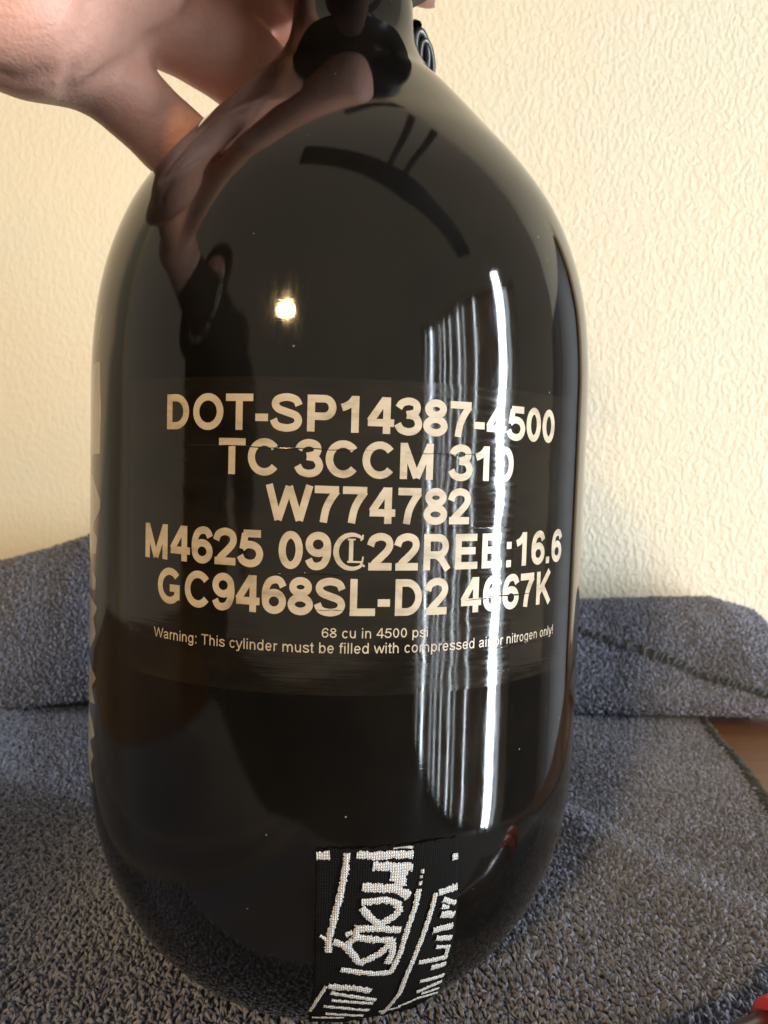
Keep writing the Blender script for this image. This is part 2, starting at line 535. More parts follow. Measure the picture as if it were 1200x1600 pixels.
def thin_font():
    w = .115; h = w / 2; X = .735; T = X - h; B = h
    G = {}
    def bowl(cx, a0=0, a1=350, rx=.30): return arc(cx, X / 2, rx - h, X / 2 - h + .01, a0, a1, 24)
    def shoulder(x0, x1): return [(x0, .40)] + arc((x0 + x1) / 2, .40, (x1 - x0) / 2, T - .40, 180, 0, 12) + [(x1, 0)]
    G['W'] = (1.32, [([(.05, 1), (.35, .03)], False), ([(.35, .03), (.66, .97)], False), ([(.66, .97), (.97, .03)], False), ([(.97, .03), (1.27, 1)], False)])
    G['T'] = (.85, [([(.03, 1 - h), (.82, 1 - h)], False), ([(.425, 1 - h), (.425, 0)], False)])
    G['a'] = (.777, [(crom([(.12, .53), (.22, .64), (.38, T), (.56, .61), (.59, .48), (.59, .16), (.66, .02)]), False), (crom([(.59, .42), (.30, .37), (.15, .28), (.13, .17), (.22, .07), (.38, .07), (.54, .15), (.59, .27)]), False)])
    G['r'] = (.465, [([(.16, 0), (.16, X)], False), (crom([(.16, .45), (.23, .60), (.34, T), (.44, .63)]), False)])
    G['n'] = (.777, [([(.16, 0), (.16, X)], False), (shoulder(.16, .61), False)])
    G['m'] = (1.163, [([(.15, 0), (.15, X)], False), (shoulder(.15, .58), False), (shoulder(.58, 1.01), False)])
    G['h'] = (.777, [([(.16, 0), (.16, 1)], False), (shoulder(.16, .61), False)])
    G['u'] = (.777, [([(.61, 0), (.61, X)], False), ([(.77 - x, X - y) for x, y in shoulder(.16, .61)], False)])
    G['i'] = (.31, [([(.155, 0), (.155, X)], False), ([(.155, .87), (.155, 1)], False)])
    G['l'] = (.31, [([(.155, 0), (.155, 1)], False)])
    G['!'] = (.39, [([(.19, .26), (.19, 1)], False), ([(.19, 0), (.19, .14)], False)])
    G[':'] = (.39, [([(.19, 0), (.19, .14)], False), ([(.19, .59), (.19, .735)], False)])
    G['o'] = (.777, [(bowl(.385), True)])
    G['c'] = (.70, [(bowl(.37, 40, 320), False)])
    G['e'] = (.777, [(bowl(.385, 0, 325), False), ([(.12, X / 2), (.65, X / 2)], False)])
    G['d'] = (.777, [(bowl(.36), True), ([(.61, 0), (.61, 1)], False)])
    G['b'] = (.777, [(bowl(.41), True), ([(.16, 0), (.16, 1)], False)])
    G['p'] = (.777, [(bowl(.41), True), ([(.16, -.27), (.16, X)], False)])
    G['g'] = (.777, [(bowl(.36), True), (crom([(.61, X), (.61, .02), (.57, -.15), (.38, -.225), (.20, -.18), (.13, -.07)]), False)])
    G['s'] = (.70, [(crom([(.60, .55), (.52, .64), (.35, T), (.18, .62), (.14, .53), (.22, .43), (.40, .36), (.57, .28), (.60, .18), (.52, .08), (.35, .06), (.17, .10), (.09, .21)]), False)])
    G['t'] = (.39, [(crom([(.20, .93), (.20, .15), (.25, .07), (.37, .07)]), False), ([(.03, T), (.36, T)], False)])
    G['f'] = (.39, [(crom([(.17, 0), (.17, .80), (.23, .93), (.40, .94)]), False), ([(.02, T), (.36, T)], False)])
    G['y'] = (.70, [([(.05, X), (.36, .04)], False), (crom([(.65, X), (.36, .0), (.27, -.18), (.08, -.21)]), False)])
    G['w'] = (1.0, [([(.04, X), (.27, .03)], False), ([(.27, .03), (.5, .70)], False), ([(.5, .70), (.73, .03)], False), ([(.73, .03), (.96, X)], False)])
    b, _ = bold_font()
    for ch in '684502':
        adv, st = b[ch]
        G[ch] = (adv, st)
    G[' '] = (.39, [])
    return G, w

def ribbon(pts, closed, w):
    """polyline -> left / right offset points"""
    p = np.array(pts, float)
    if not closed:
        # resample for bending round the tank
        q = [p[0]]
        for a, b in zip(p[:-1], p[1:]):
            k = max(1, int(np.hypot(*(b - a)) / .09))
            for i in range(1, k + 1): q.append(a + (b - a) * i / k)
        p = np.array(q)
    else:
        q = []
        for a, b in zip(p, np.roll(p, -1, 0)):
            k = max(1, int(np.hypot(*(b - a)) / .09))
            for i in range(k): q.append(a + (b - a) * i / k)
        p = np.array(q)
    n = len(p)
    if closed:
        d1 = p - np.roll(p, 1, 0); d2 = np.roll(p, -1, 0) - p
    else:
        d = np.diff(p, axis=0)
        d1 = np.vstack([d[:1], d]); d2 = np.vstack([d, d[-1:]])
    d1 = d1 / np.maximum(np.linalg.norm(d1, axis=1, keepdims=True), 1e-9)
    d2 = d2 / np.maximum(np.linalg.norm(d2, axis=1, keepdims=True), 1e-9)
    t = d1 + d2; t /= np.maximum(np.linalg.norm(t, axis=1, keepdims=True), 1e-9)
    nn = np.stack([-t[:, 1], t[:, 0]], -1)
    cosh = np.clip((t * d1).sum(1), .6, 1)
    if callable(w):
        ww = np.array([w(i / (n - 1)) for i in range(n)])
    elif hasattr(w, '__len__'):
        ww = np.interp(np.linspace(0, 1, n), np.linspace(0, 1, len(w)), w)
    else:
        ww = np.full(n, w)
    off = nn * (ww / 2 / cosh)[:, None]
    return p + off, p - off

def text_mesh(name, text, font, s0, s1, zb, capz, mapper, h0, weight=None, thin_digits=False):
    G, w0 = font
    x = 0; items = []
    for ch in text:
        adv, strokes = G[ch]
        for st in strokes:
            pts, closed = st[0], st[1]
            w = st[2] if len(st) > 2 else w0
            items.append(([(px + x, py) for px, py in pts], closed, w))
        x += adv
    allx = []
    rib = []
    for pts, closed, w in items:
        L, R = ribbon(pts, closed, w)
        rib.append((L, R, closed)); allx += [L[:, 0].min(), R[:, 0].min(), L[:, 0].max(), R[:, 0].max()]
    a, b = min(allx), max(allx)
    V = []; F = []; U = []
    for k, (L, R, closed) in enumerate(rib):
        n = len(L)
        mid = (L + R) / 2
        base = sum(len(v) for v in V)
        pts = np.concatenate([L, mid, R])
        s = s0 + (pts[:, 0] - a) / (b - a) * (s1 - s0)
        z = zb + pts[:, 1] * capz
        V.append(mapper(s, z, h0 + .004 * (k % 5)))
        U.append(np.stack([s, z], -1))
        m = n if closed else n - 1
        for i in range(m):
            j = (i + 1) % n
            F.append((base + i, base + n + i, base + n + j, base + j))
            F.append((base + n + i, base + 2*n + i, base + 2*n + j, base + n + j))
    return mesh_np(name, np.concatenate(V), np.array(F)[:, ::1], np.concatenate(U))

def cyl_map(s, z, h):
    return skin_pt(np.asarray(s) / RT, z, h)
BOLD = bold_font(); THIN = thin_font()
ROWS = [("DOT-SP14387-4500", BOLD, -29.9, 48.4, 129.15, 6.15), ("TC 3CCM 310", BOLD, -18.6, 36.2, 121.6, 6.15),
        ("W774782", BOLD, -9.8, 26.6, 113.9, 6.2), ("M4625 09@22REE:16.6", BOLD, -35.2, 53.6, 105.9, 6.3),
        ("GC9468SL-D2 4667K", BOLD, -31.7, 49.5, 98.05, 6.35), ("68 cu in 4500 psi", THIN, .4, 19.0, 94.2, 1.75),
        ("Warning: This cylinder must be filled with compressed air or nitrogen only!", THIN, -32.6, 51.1, 91.55, 1.85)]
# small regular digits: thinner strokes than the bold ones
_tg = THIN[0]
for ch in '684502':
    adv, st = _tg[ch]
    _tg[ch] = (adv, [([(.06 + (x - .06) , y) for x, y in p[0]], p[1], .115) for p in st])
for txt, font, s0, s1, zb, cap in ROWS:
    me = text_mesh('print_line', txt, font, s0, s1, zb, cap, cyl_map, .055)
    link('print_line', me, M['prnt'], label, False)

# creases in the film
for zc_, a_, b_, am in ((126.35, -27, 9, .10), (126.1, 14, 30, .08), (104.95, -8, 8, .12), (98.9, -2, 6, .07), (113.2, 22, 40, .10), (100.4, 26, 44, .12), (91.0, 30, 52, .10), (86.6, 34, 55, .14)):
    n_ = 60
    xs_ = np.linspace(a_, b_, n_)
    zz_ = zc_ + np.cumsum(RNG.normal(0, .035, n_))
    wd = am * 1.5 * np.abs(np.sin(np.linspace(0, math.pi, n_))) * RNG.uniform(.5, 1.2, n_) + .02
    Vs = np.stack([skin_pt(xs_ / RT, zz_ + q * wd, .035 + hq) for q, hq in ((-1, 0), (-.4, am * .55), (.4, am * .55), (1, 0))], 1).reshape(-1, 3)
    link('film_crease', mesh_np('film_crease', Vs, grid_faces(4, n_), np.zeros((len(Vs), 2)) + np.repeat(np.stack([xs_, zz_], -1), 4, 0)), M['label'], label)

# big grey brush lettering running up the left flank, seen almost edge on: toothed strokes
SIDE = [  # (height mm, azimuth of the stroke's near tip in degrees), bottom to top of each letter stroke
    [(54.5, -66), (55.6, -59.1), (59, -61.5), (62.0, -58.3), (63.5, -63), (66.5, -57.2), (69, -60), (70.5, -67)],
    [(71.5, -66), (73.1, -57.4), (76, -60.5), (78.7, -56.4), (80, -61), (81, -68)],
    [(83, -68), (84, -62), (86.2, -58.5), (87.9, -56.7), (90.5, -59.5), (93.4, -55.8), (94.6, -62), (95.4, -70)],
    [(96, -66), (96.8, -57.6), (99.1, -57.1), (101, -61.5), (102.5, -67)],
    [(103.3, -64), (104.3, -57.3), (107.7, -56.3), (109, -60), (110.3, -59.4), (113.3, -54.5), (115.5, -54.1), (119.8, -60.6), (121.5, -66)],
    [(123.6, -70), (124.5, -54.8), (128, -54.5), (133.3, -54.1), (138, -54.8), (142.9, -55.2), (143.6, -70)],
]
for st_ in SIDE:
    zc = np.linspace(st_[0][0], st_[-1][0], 60)
    tip = np.interp(zc, [q[0] for q in st_], [q[1] for q in st_])
    far = -96 + 6 * np.sin(zc * .35)
    cols = 24
    Vs = np.concatenate([skin_pt(np.radians(far + (tip - far) * k / (cols - 1)), zc, .014) for k in range(cols)])
    me = mesh_np('side_letter', Vs, grid_faces(60, cols))
    link('side_letter', me, M['side'], tank, False)
# thin outline of the topmost letter
zc = np.linspace(144.4, 152.6, 30); tip = np.interp(zc, [144.4, 152.2, 152.6], [-57.9, -55.7, -58.5])
Vs = np.concatenate([skin_pt(np.radians(tip - k * .35), zc, .014) for k in range(3)])
link('side_letter', mesh_np('side_letter', Vs, grid_faces(30, 3)), M['side'], tank, False)

# ------------------------------------------------------------------ woven fabric patch on the lower dome
def patch_edges(z):
    pl = np.interp(z, [13, 15, 20, 30, 57.5], [-2.6, -2.2, -.9, 0, .35])
    pr = np.interp(z, [13, 18, 22, 39, 57.5], [28, 31.5, 30.6, 28.2, 26.4])
    return pl, pr
def arc_at(z): return np.interp(z, PZ, ARC)
nu, nv = 46, 70
Zp = np.linspace(14.0, 57.35, nv)
rows = []; uvs = []
for j, z in enumerate(Zp):
    pl, pr = patch_edges(z)
    u = np.linspace(0, 1, nu)
    phi = pl + (pr - pl) * u + np.where((u == 0) | (u == 1), RNG.normal(0, .07, nu), 0)
    zz_ = z + (u - .5) * (.0 if j else 2.0) + (RNG.normal(0, .12, nu) if j in (0, nv - 1) else 0)
    hh = .45 + .12 * np.sin(phi * .5 + z * .3)
    rows.append(skin_pt(np.radians(phi), zz_, hh)); uvs.append(np.stack([np.radians(phi) * 52, np.full(nu, arc_at(z))], -1))
pm = mesh_np('fabric_patch', np.concatenate(rows), grid_faces(nu, nv), np.concatenate(uvs))
patch = link('fabric_patch', pm, M['patch'], tank)
tag(patch, 'black woven cloth patch with white stitched lettering')
sol = patch.modifiers.new('thickness', 'SOLIDIFY'); sol.thickness = .0004; sol.offset = -1

STROKES = [([(0.46, 56.22), (2.75, 56.37)], 1.17), ([(5.67, 56.78), (5.5, 53.52), (4.83, 49.27), (3.89, 44.83), (2.96, 39.79), (2.9, 37.11)], 0.93), ([(7.39, 56.34), (10.71, 56.0), (13.41, 56.0), (17.54, 55.54)], 1.14), ([(13.77, 57.13), (15.0, 57.28), (17.39, 56.9)], 0.36), ([(10.25, 54.15), (13.79, 53.67), (17.57, 53.17)], 1.24), ([(14.89, 53.73), (14.44, 50.93)], 1.56), ([(15.78, 52.78), (15.4, 49.95)], 1.56), ([(8.53, 50.28), (11.53, 49.89), (14.88, 49.37), (17.28, 47.62)], 1.3), ([(8.53, 47.36), (12.77, 47.48), (15.08, 46.58), (15.77, 45.12), (15.01, 43.99), (12.0, 42.48), (10.2, 44.21), (8.58, 46.32)], 1.04), ([(8.1, 42.13), (12.06, 41.65), (16.34, 40.8)], 1.09), ([(8.2, 42.81), (7.78, 40.29)], 0.93), ([(3.75, 39.46), (6.04, 38.46), (7.72, 36.24), (8.89, 34.18), (12.58, 35.92), (14.18, 37.61), (14.97, 38.51)], 1.09), ([(7.5, 40.24), (11.1, 39.42), (14.93, 38.85)], 1.04), ([(14.84, 39.2), (15.29, 36.4), (14.71, 33.43)], 1.09), ([(6.05, 38.19), (7.51, 39.98)], 1.04), ([(6.0, 40.76), (7.3, 41.35)], 0.67), ([(1.28, 40.76), (3.2, 39.26)], 0.52), ([(5.35, 32.93), (8.14, 32.19), (11.9, 31.27), (15.87, 30.96)], 0.93), ([(19.56, 52.59), (19.5, 51.83)], 0.52), ([(19.36, 51.41), (19.34, 50.89)], 0.36), ([(19.24, 50.27), (19.27, 49.53)], 0.47), ([(19.1, 48.82), (18.79, 45.56), (17.77, 41.34), (16.89, 35.41), (15.72, 30.95)], 0.83), ([(22.66, 47.42), (21.6, 41.23), (20.33, 34.68), (19.37, 29.13), (19.27, 24.22), (18.23, 20.5), (17.47, 16.68)], 0.73), ([(23.15, 47.23), (27.04, 47.57)], 1.09), ([(24.28, 45.7), (27.14, 44.23)], 0.78), ([(24.15, 44.33), (25.71, 43.64)], 0.67), ([(24.25, 42.56), (27.31, 41.72)], 1.09), ([(23.12, 39.3), (27.47, 39.29)], 1.04), ([(24.15, 37.34), (27.81, 36.38)], 0.93), ([(24.64, 35.1), (28.04, 34.22)], 0.62), ([(27.59, 34.51), (27.96, 31.38)], 0.67), ([(21.41, 32.19), (28.18, 31.62)], 0.88), ([(24.86, 29.78), (28.51, 29.61)], 1.04), ([(23.28, 26.46), (29.5, 26.11)], 0.83), ([(23.76, 22.96), (29.95, 24.18)], 0.88), ([(25.57, 21.75), (30.49, 21.66)], 0.57), ([(20.95, 18.61), (25.45, 20.36), (31.45, 19.55)], 0.47), ([(15.9, 18.19), (21.53, 18.25)], 0.36), ([(2.66, 28.74), (1.07, 25.22), (-1.08, 20.38)], 0.52), ([(3.07, 28.47), (8.51, 27.75), (12.08, 26.39)], 1.19), ([(3.55, 26.63), (8.78, 25.11), (13.83, 23.25)], 0.78), ([(3.8, 24.33), (8.29, 23.4), (13.35, 22.17)], 0.67), ([(2.04, 22.24), (7.12, 21.33), (12.93, 19.46)], 0.67), ([(2.49, 19.33), (7.04, 18.51), (12.06, 17.16)], 0.67), ([(-0.87, 17.47), (4.09, 17.39), (7.19, 17.12)], 0.41), ([(25.31, 53.75), (26.48, 53.8)], 0.93)]
def stitched(name, pts, w):
    w = w * 1.28
    P = np.array(pts, float)
    # work in mm: s = phi*52mm, t = arc length
    s = np.radians(P[:, 0]) * r_of(P[:, 1]); t = P[:, 1]
    seg = np.r_[0, np.cumsum(np.hypot(np.diff(s), np.diff(t)))]
    n = max(3, int(seg[-1] / .22))
    u = np.linspace(0, seg[-1], n)
    c = np.stack([np.interp(u, seg, P[:, 0]), np.interp(u, seg, P[:, 1])], -1)
    d = np.gradient(c, axis=0)
    k = np.radians(r_of(c[:, 1]))                    # deg -> mm
    dm = np.stack([d[:, 0] * k, d[:, 1]], -1); dm /= np.maximum(np.linalg.norm(dm, axis=1, keepdims=True), 1e-9)
    nrm = np.stack([-dm[:, 1], dm[:, 0]], -1)
    hw = w / 2 * (1 + RNG.normal(0, .16, (n, 2)))
    V = []; U = []
    cols = (-1, -.45, 0, .45, 1)
    for q in cols:
        wv = hw[:, 0] if q > 0 else hw[:, 1]
        off = nrm * (q * wv)[:, None]
        ph_ = c[:, 0] + off[:, 0] / k; z_ = np.clip(c[:, 1] + off[:, 1], 14.1, 57.25)
        hh = .62 + .16 * (1 - q * q) + RNG.normal(0, .03, n)
        V.append(skin_pt(np.radians(ph_), z_, hh)); U.append(np.stack([np.radians(ph_) * 52, arc_at(z_)], -1))
    V = np.stack(V, 1).reshape(-1, 3); U = np.stack(U, 1).reshape(-1, 2)
    return mesh_np(name, V, grid_faces(len(cols), n), U)
for pts, w in STROKES:
    link('white_stitching', stitched('white_stitching', pts, w), M['thread'], patch)

# ------------------------------------------------------------------ black cord looped round the neck
cp = []
for k in range(41):
    a = math.radians(12 + 108 * k / 40)
    cp.append(((6.5 + 15.6 * math.cos(a)) * MM, (15.6 * math.sin(a)) * MM, (226.5 + 10 * math.sin(a)) * MM))
cord = link('elastic_cord', tube_mesh('elastic_cord', cp, .0011, 10), M['rubber'])
tag(cord, 'thin black elastic cord hanging behind the tank neck', 'cord')
kn = []
for k in range(40):
    a = 2 * math.pi * k / 40
    kn.append(((22.6 + 1.6 * math.cos(a)) * MM, (5.0 + 2.0 * math.cos(a + .7)) * MM, (223.2 + 3.9 * math.sin(a) - .9 * math.cos(a)) * MM))
link('cord_ring', tube_mesh('cord_ring', kn, .0011, 10, True), M['rubber'], cord)
kn2 = [(x + .0013, y + .001, z - .0016) for x, y, z in kn]
link('cord_ring', tube_mesh('cord_ring', kn2, .0009, 10, True), M['rubber'], cord)

# ================================================================== TOWEL
towel = bpy.data.objects.new('microfibre_towel', None); COL.objects.link(towel)
tag(towel, 'grey microfibre towel lying under the tank and bunched up behind it', 'towel')

def vnoise(p, sc_, seed=0.0):
    return np.array([noise.noise(Vector((x * sc_ + seed, y * sc_ - seed, seed * .7))) for x, y in p])

ZC = -1.6                                   # height of the cloth below the pile tips (mm)
def flat_height(x, y):
    """gentle unevenness of the flat part"""
    return ZC + 6.0 * np.exp(-((x + 98 + .45 * y) / 13) ** 2) + 4.0 * np.exp(-((x + 150 + .6 * y) / 14) ** 2) + 2.5 * np.exp(-((x - 118 + .6 * (y - 10)) / 11) ** 2) + 1.3 * np.exp(-((x - 88 + .5 * (y - 40)) / 13) ** 2) * (y > -20) + .9 * np.sin(x * .035 + 1.3) * np.sin(y * .028 + .4) + 1.1 * np.exp(-((y - 150) / 40) ** 2) * np.sin(x * .03)
def right_edge(y):
    e = 140.5 + .175 * y + 1.2 * np.sin(y * .06)
    return np.minimum(e, np.interp(y, [-310, -230, -165, -138, -118, -90, -58, -30, 300], [-395, -180, -5, 52, 86, 114, 131, 141, 400]))

# flat sheet (grid in y, u from left to right edge)
ny, nx = 150, 110
ys = np.linspace(-245, 250, ny)
P = []
for y in ys:
    xe = right_edge(y)
    xs = np.linspace(-250, xe, nx)
    P.append(np.stack([xs, np.full(nx, y), flat_height(xs, y)], -1))
P = np.array(P).reshape(-1, 3)
me = mesh_np('ground_cloth', P * MM, grid_faces(nx, ny))
base = link('ground_cloth', me, M['cloth'], towel)

# bunched fold at the back: cross-section swept along x
XT = np.array([-250, -196, -150, -60, 60, 120, 200, 222, 234.])
TT = np.array([62, 71, 84, 82, 58, 47.5, 49, 42, 24.])
def fold_top(x): return np.interp(x, XT, TT)
def fold_section(x):
    tp = fold_top(x)
    w = 1.5 * math.sin(x * .045) + 1.0 * math.sin(x * .11 + 1)
    lip = 187 + 4 * math.sin(x * .02 + .5) + (6 if x < 0 else 0) * 1.0
    lz = 3.2 + 6.5 * math.exp(-((x + 128) / 38) ** 2)
    pts = [(270, 0), (268, .5 * tp), (259, .88 * tp), (246, tp), (231, .93 * tp), (216, .72 * tp), (205 + w, .45 * tp + 1), (195 + w, .22 * tp + 3), (lip, lz + 4), (lip - 1.5, lz + 1.5), (lip + 4, lz - 1), (lip + 20, lz - 2)]
    return crom(pts, 8)
fx = np.linspace(-250, 234, 240)
FS = np.array([np.c_[np.full(len(fold_section(x)), x), np.array(fold_section(x))] for x in fx])     # (nx, nsec, 3)
nsec = FS.shape[1]
# wrinkles
for i in range(FS.shape[0]):
    for j in range(nsec):
        x, y, z = FS[i, j]
        d = noise.noise(Vector((x * .018, y * .02, z * .03))) * 4 + noise.noise(Vector((x * .06, y * .05, z * .06 + 5))) * 1.2
        k = min(1, j / 12) * min(1, (nsec - 1 - j) / 20)
        FS[i, j, 1] -= d * k
        FS[i, j, 2] = max(ZC + .4, z + d * .5 * k)
me = mesh_np('folded_back', FS.reshape(-1, 3) * MM, grid_faces(nsec, len(fx)))
fold = link('folded_back', me, M['cloth'], towel)

# pile: short bent loops of yarn
def loops(P, N, L, Hh, rad, seed, T=None, K=4, nsd=3):
    rng = np.random.default_rng(seed)
    n = len(P)
    a = rng.normal(0, 1, (n, 3)) if T is None else T + rng.normal(0, .75, (n, 3))
    t = a - N * (a * N).sum(1, keepdims=True)
    t /= np.linalg.norm(t, axis=1, keepdims=True)
    b = np.cross(N, t)
    Ls = L * rng.uniform(.6, 1.35, n); Hs = Hh * rng.uniform(.55, 1.3, n); Rs = rad * rng.uniform(.75, 1.25, n)
    lean = rng.normal(0, .35, (n, 2))
    side = rng.normal(0, .3, n)
    V = np.zeros((n, K + 1, nsd, 3), np.float32)
    for k in range(K + 1):
        u = k / K
        hgt = np.sin(math.pi * (.06 + .88 * u)) ** .8
        c = P + t * (Ls * (u - .5))[:, None] + N * (Hs * hgt - .25)[:, None] + (b * (side * Ls * math.sin(math.pi * u))[:, None]) \
            + t * (lean[:, 0] * Hs * hgt)[:, None] + b * (lean[:, 1] * Hs * hgt)[:, None]
        # section frame: b and (N*cos + t*sin)
        ang = math.pi * (u - .5)
        m = N * math.cos(ang) + t * math.sin(ang)
        for q in range(nsd):
            w = 2 * math.pi * q / nsd + math.pi / 2
            rr = Rs * (.75 + .25 * math.sin(math.pi * u))
            V[:, k, q] = c + b * (np.cos(w) * rr)[:, None] + m * (np.sin(w) * rr)[:, None]
    idx = np.arange(n, dtype=np.int32)[:, None] * ((K + 1) * nsd)
    F = []
    for k in range(K):
        for q in range(nsd):
            q2 = (q + 1) % nsd
            F.append(np.concatenate([idx + k * nsd + q, idx + k * nsd + q2, idx + (k + 1) * nsd + q2, idx + (k + 1) * nsd + q], 1))
    F = np.concatenate(F, 0)
    col = np.repeat(np.clip(rng.beta(2.2, 2.4, n), 0, 1), (K + 1) * nsd).astype(np.float32)
    return V.reshape(-1, 3), F, col
def pile_obj(name, V, F, col, parent):
    me = mesh_np(name, V * MM, F)
    at = me.attributes.new('tuft', 'FLOAT', 'POINT')
    at.data.foreach_set('value', col)
    o = link(name, me, M['cloth'], parent)
    tag(o, kind='stuff')
    return o
for m_ in (base.data, fold.data):
    at = m_.attributes.new('tuft', 'FLOAT', 'POINT')
    at.data.foreach_set('value', np.full(len(m_.vertices), .08, np.float32))

# flat part
gy = np.arange(-62, 205, 1.28); gx = np.arange(-172, 178, 1.24)
GX, GY = np.meshgrid(gx, gy)
GX = GX + RNG.normal(0, .33, GX.shape) + ((np.arange(len(gy)) % 2) * .68)[:, None]; GY = GY + RNG.normal(0, .28, GY.shape)
GX = GX.ravel(); GY = GY.ravel()
dep = GY + 186.5
vis = (GX < right_edge(GY) - 1.2) & (np.abs(GX - 13.7) < dep * .5 + 22) & (np.hypot(GX, GY) > 20)
# behind the tank nobody sees the cloth
hid = (np.abs(GX - GY * -.0) < 50) & (GY > 45) & (np.abs(GX) < 48)
GX, GY = GX[vis & ~hid], GY[vis & ~hid]
Pf = np.stack([GX, GY, flat_height(GX, GY)], -1)
e_ = .5
Nf = np.stack([-(flat_height(GX + e_, GY) - flat_height(GX - e_, GY)) / (2 * e_), -(flat_height(GX, GY + e_) - flat_height(GX, GY - e_)) / (2 * e_), np.ones(len(Pf))], -1)
Nf /= np.linalg.norm(Nf, axis=1, keepdims=True)
Tf = np.tile(np.array([[.25, -1.0, 0]]), (len(Pf), 1))
press = np.clip((np.hypot(GX, GY) - 18) / 14, .35, 1)
V, F, c = loops(Pf, Nf, 1.7, 1.6, .46, 3, Tf)
pile_obj('pile', V, F, c, towel)

# fold: sample by bilinear interpolation over the (x, section) grid
seglen = np.r_[0, np.cumsum(np.linalg.norm(np.diff(FS[len(fx) // 2], axis=0), axis=1))]
Pn = []; Nn = []
rng = np.random.default_rng(5)
FX = np.gradient(FS, axis=0); FV = np.gradient(FS, axis=1)
NR = np.cross(FV, FX); NR /= np.maximum(np.linalg.norm(NR, axis=2, keepdims=True), 1e-9)
if NR[len(fx) // 2, nsec // 2, 1] > 0: NR = -NR
hp = []; hn = []
for x in np.linspace(84, 233, 90):
    i = int(np.interp(x, fx, np.arange(len(fx))))
    L_ = np.r_[0, np.cumsum(np.linalg.norm(np.diff(FS[i], axis=0), axis=1))]
    f = np.interp(x, [84, 118, 165, 205, 233], [.53,.575,.68,.82,.90])
    jj = int(np.interp(f * L_[-1], L_, np.arange(nsec)))
    hp.append(FS[i, jj]); hn.append(NR[i, jj])
hp = np.array(hp)
for _ in range(10): hp[1:-1] = (hp[:-2] + hp[1:-1] * 2 + hp[2:]) / 4
HEMLINE = hp.copy()
for i in range(len(fx) - 1):
    x = fx[i]
    if -75 < x < 80 or x < -215: continue
    L_ = np.r_[0, np.cumsum(np.linalg.norm(np.diff(FS[i], axis=0), axis=1))]
    i_top = 14                                            # start a little behind the crest
    for u in np.arange(0, 1, 1.45 / (fx[1] - fx[0])) if fx[1] - fx[0] > 1.45 else [0.0]:
        st = np.arange(L_[i_top], L_[-6], 1.42) + rng.uniform(0, 1.4)
        st = st + rng.normal(0, .3, len(st))
        jj = np.interp(st, L_, np.arange(nsec)); j0 = np.clip(jj.astype(int), 0, nsec - 2); fj = (jj - j0)[:, None]
        fu = np.clip(u + rng.normal(0, .15, len(st)), 0, 1)[:, None]
        a = FS[i, j0] * (1 - fj) + FS[i, j0 + 1] * fj; b = FS[i + 1, j0] * (1 - fj) + FS[i + 1, j0 + 1] * fj
        Pn.append(a * (1 - fu) + b * fu); Nn.append(NR[i, j0])
Pn = np.concatenate(Pn); Nn = np.concatenate(Nn)
Tn = np.tile(np.array([[.2, -.6, -.8]]), (len(Pn), 1))
hd = np.full(len(Pn), 99.)
for q in HEMLINE: hd = np.minimum(hd, np.linalg.norm(Pn - q, axis=1))
Pn, Nn, Tn = Pn[hd > 2.3], Nn[hd > 2.3], Tn[hd > 2.3]
V, F, c = loops(Pn, Nn, 1.8, 1.7, .54, 8, Tn)
pile_obj('pile', V, F, c, towel)

# hems: overcast stitching, one strip along the right edge and one running across the fold
def stitches(path, nrm, step, ln, rad, name):
    path = np.array(path, float); nrm = np.array(nrm, float)
    sg = np.r_[0, np.cumsum(np.linalg.norm(np.diff(path, axis=0), axis=1))]
    u = np.arange(0, sg[-1], step)
    C = np.stack([np.interp(u, sg, path[:, k]) for k in range(3)], -1)
    Nq = np.stack([np.interp(u, sg, nrm[:, k]) for k in range(3)], -1); Nq /= np.linalg.norm(Nq, axis=1, keepdims=True)
    T = np.gradient(C, axis=0); T /= np.linalg.norm(T, axis=1, keepdims=True)
    B = np.cross(Nq, T) + T * .35
    rng = np.random.default_rng(2)
    V, F, c = loops(C + Nq * 1.0, Nq, ln, 1.3, rad, 21, B * 6, 5, 5)
    me = mesh_np(name, V * MM, F)
    o = link(name, me, M['hem'], towel)
    tag(o, kind='stuff')
    return o
ye = np.linspace(-80, 186, 90)
stitches(np.stack([right_edge(ye) - .6, ye, flat_height(right_edge(ye), ye) + .4], -1), np.tile([[0, 0, 1.]], (90, 1)), 1.55, 4.2, .62, 'hem_stitching')
stitches(hp + np.array(hn) * .8, hn, 2.0, 4.6, .95, 'hem_stitching')

# ================================================================== RED TUBE peeking into the lower right corner
rt = bpy.data.objects.new('red_tube', None); COL.objects.link(rt)
a = Vector((.044, -.060, .0075)); b = Vector((.099, -.0375, .0105))
rt.location = a
rt.rotation_euler = (b - a).to_track_quat('Z', 'Y').to_euler()
L_ = (b - a).length / MM
tag(rt, 'small red-rimmed dark tube lying on the towel in front of the tank', 'tube')
lathe('tube_body', [(0.01, 0), (4.6, 0), (5.2, .8), (5.2, L_ - 9), (4.7, L_ - 8.4), (4.7, L_ - 7.5)], M['maroon'], rt, 40)
lathe('flared_rim', [(4.9, L_ - 8), (6.9, L_ - 7.4), (7.2, L_ - 6.6), (7.2, L_ - 4.4), (6.6, L_ - 3.9)], M['red'], rt, 40)
lathe('neck_gap', [(6.2, L_ - 4.2), (5.4, L_ - 3.4), (5.4, L_ - 1.6), (6.0, L_ - 1.2)], M['maroon'], rt, 40)
lathe('end_ring', [(5.9, L_ - 1.6), (7.4, L_ - 1.2), (7.8, L_), (7.6, L_ + 2.6), (7.0, L_ + 3.2), (5.2, L_ + 3.2), (4.8, L_ + 2.4), (4.6, L_ - 4), (.01, L_ - 4)], M['red'], rt, 40)

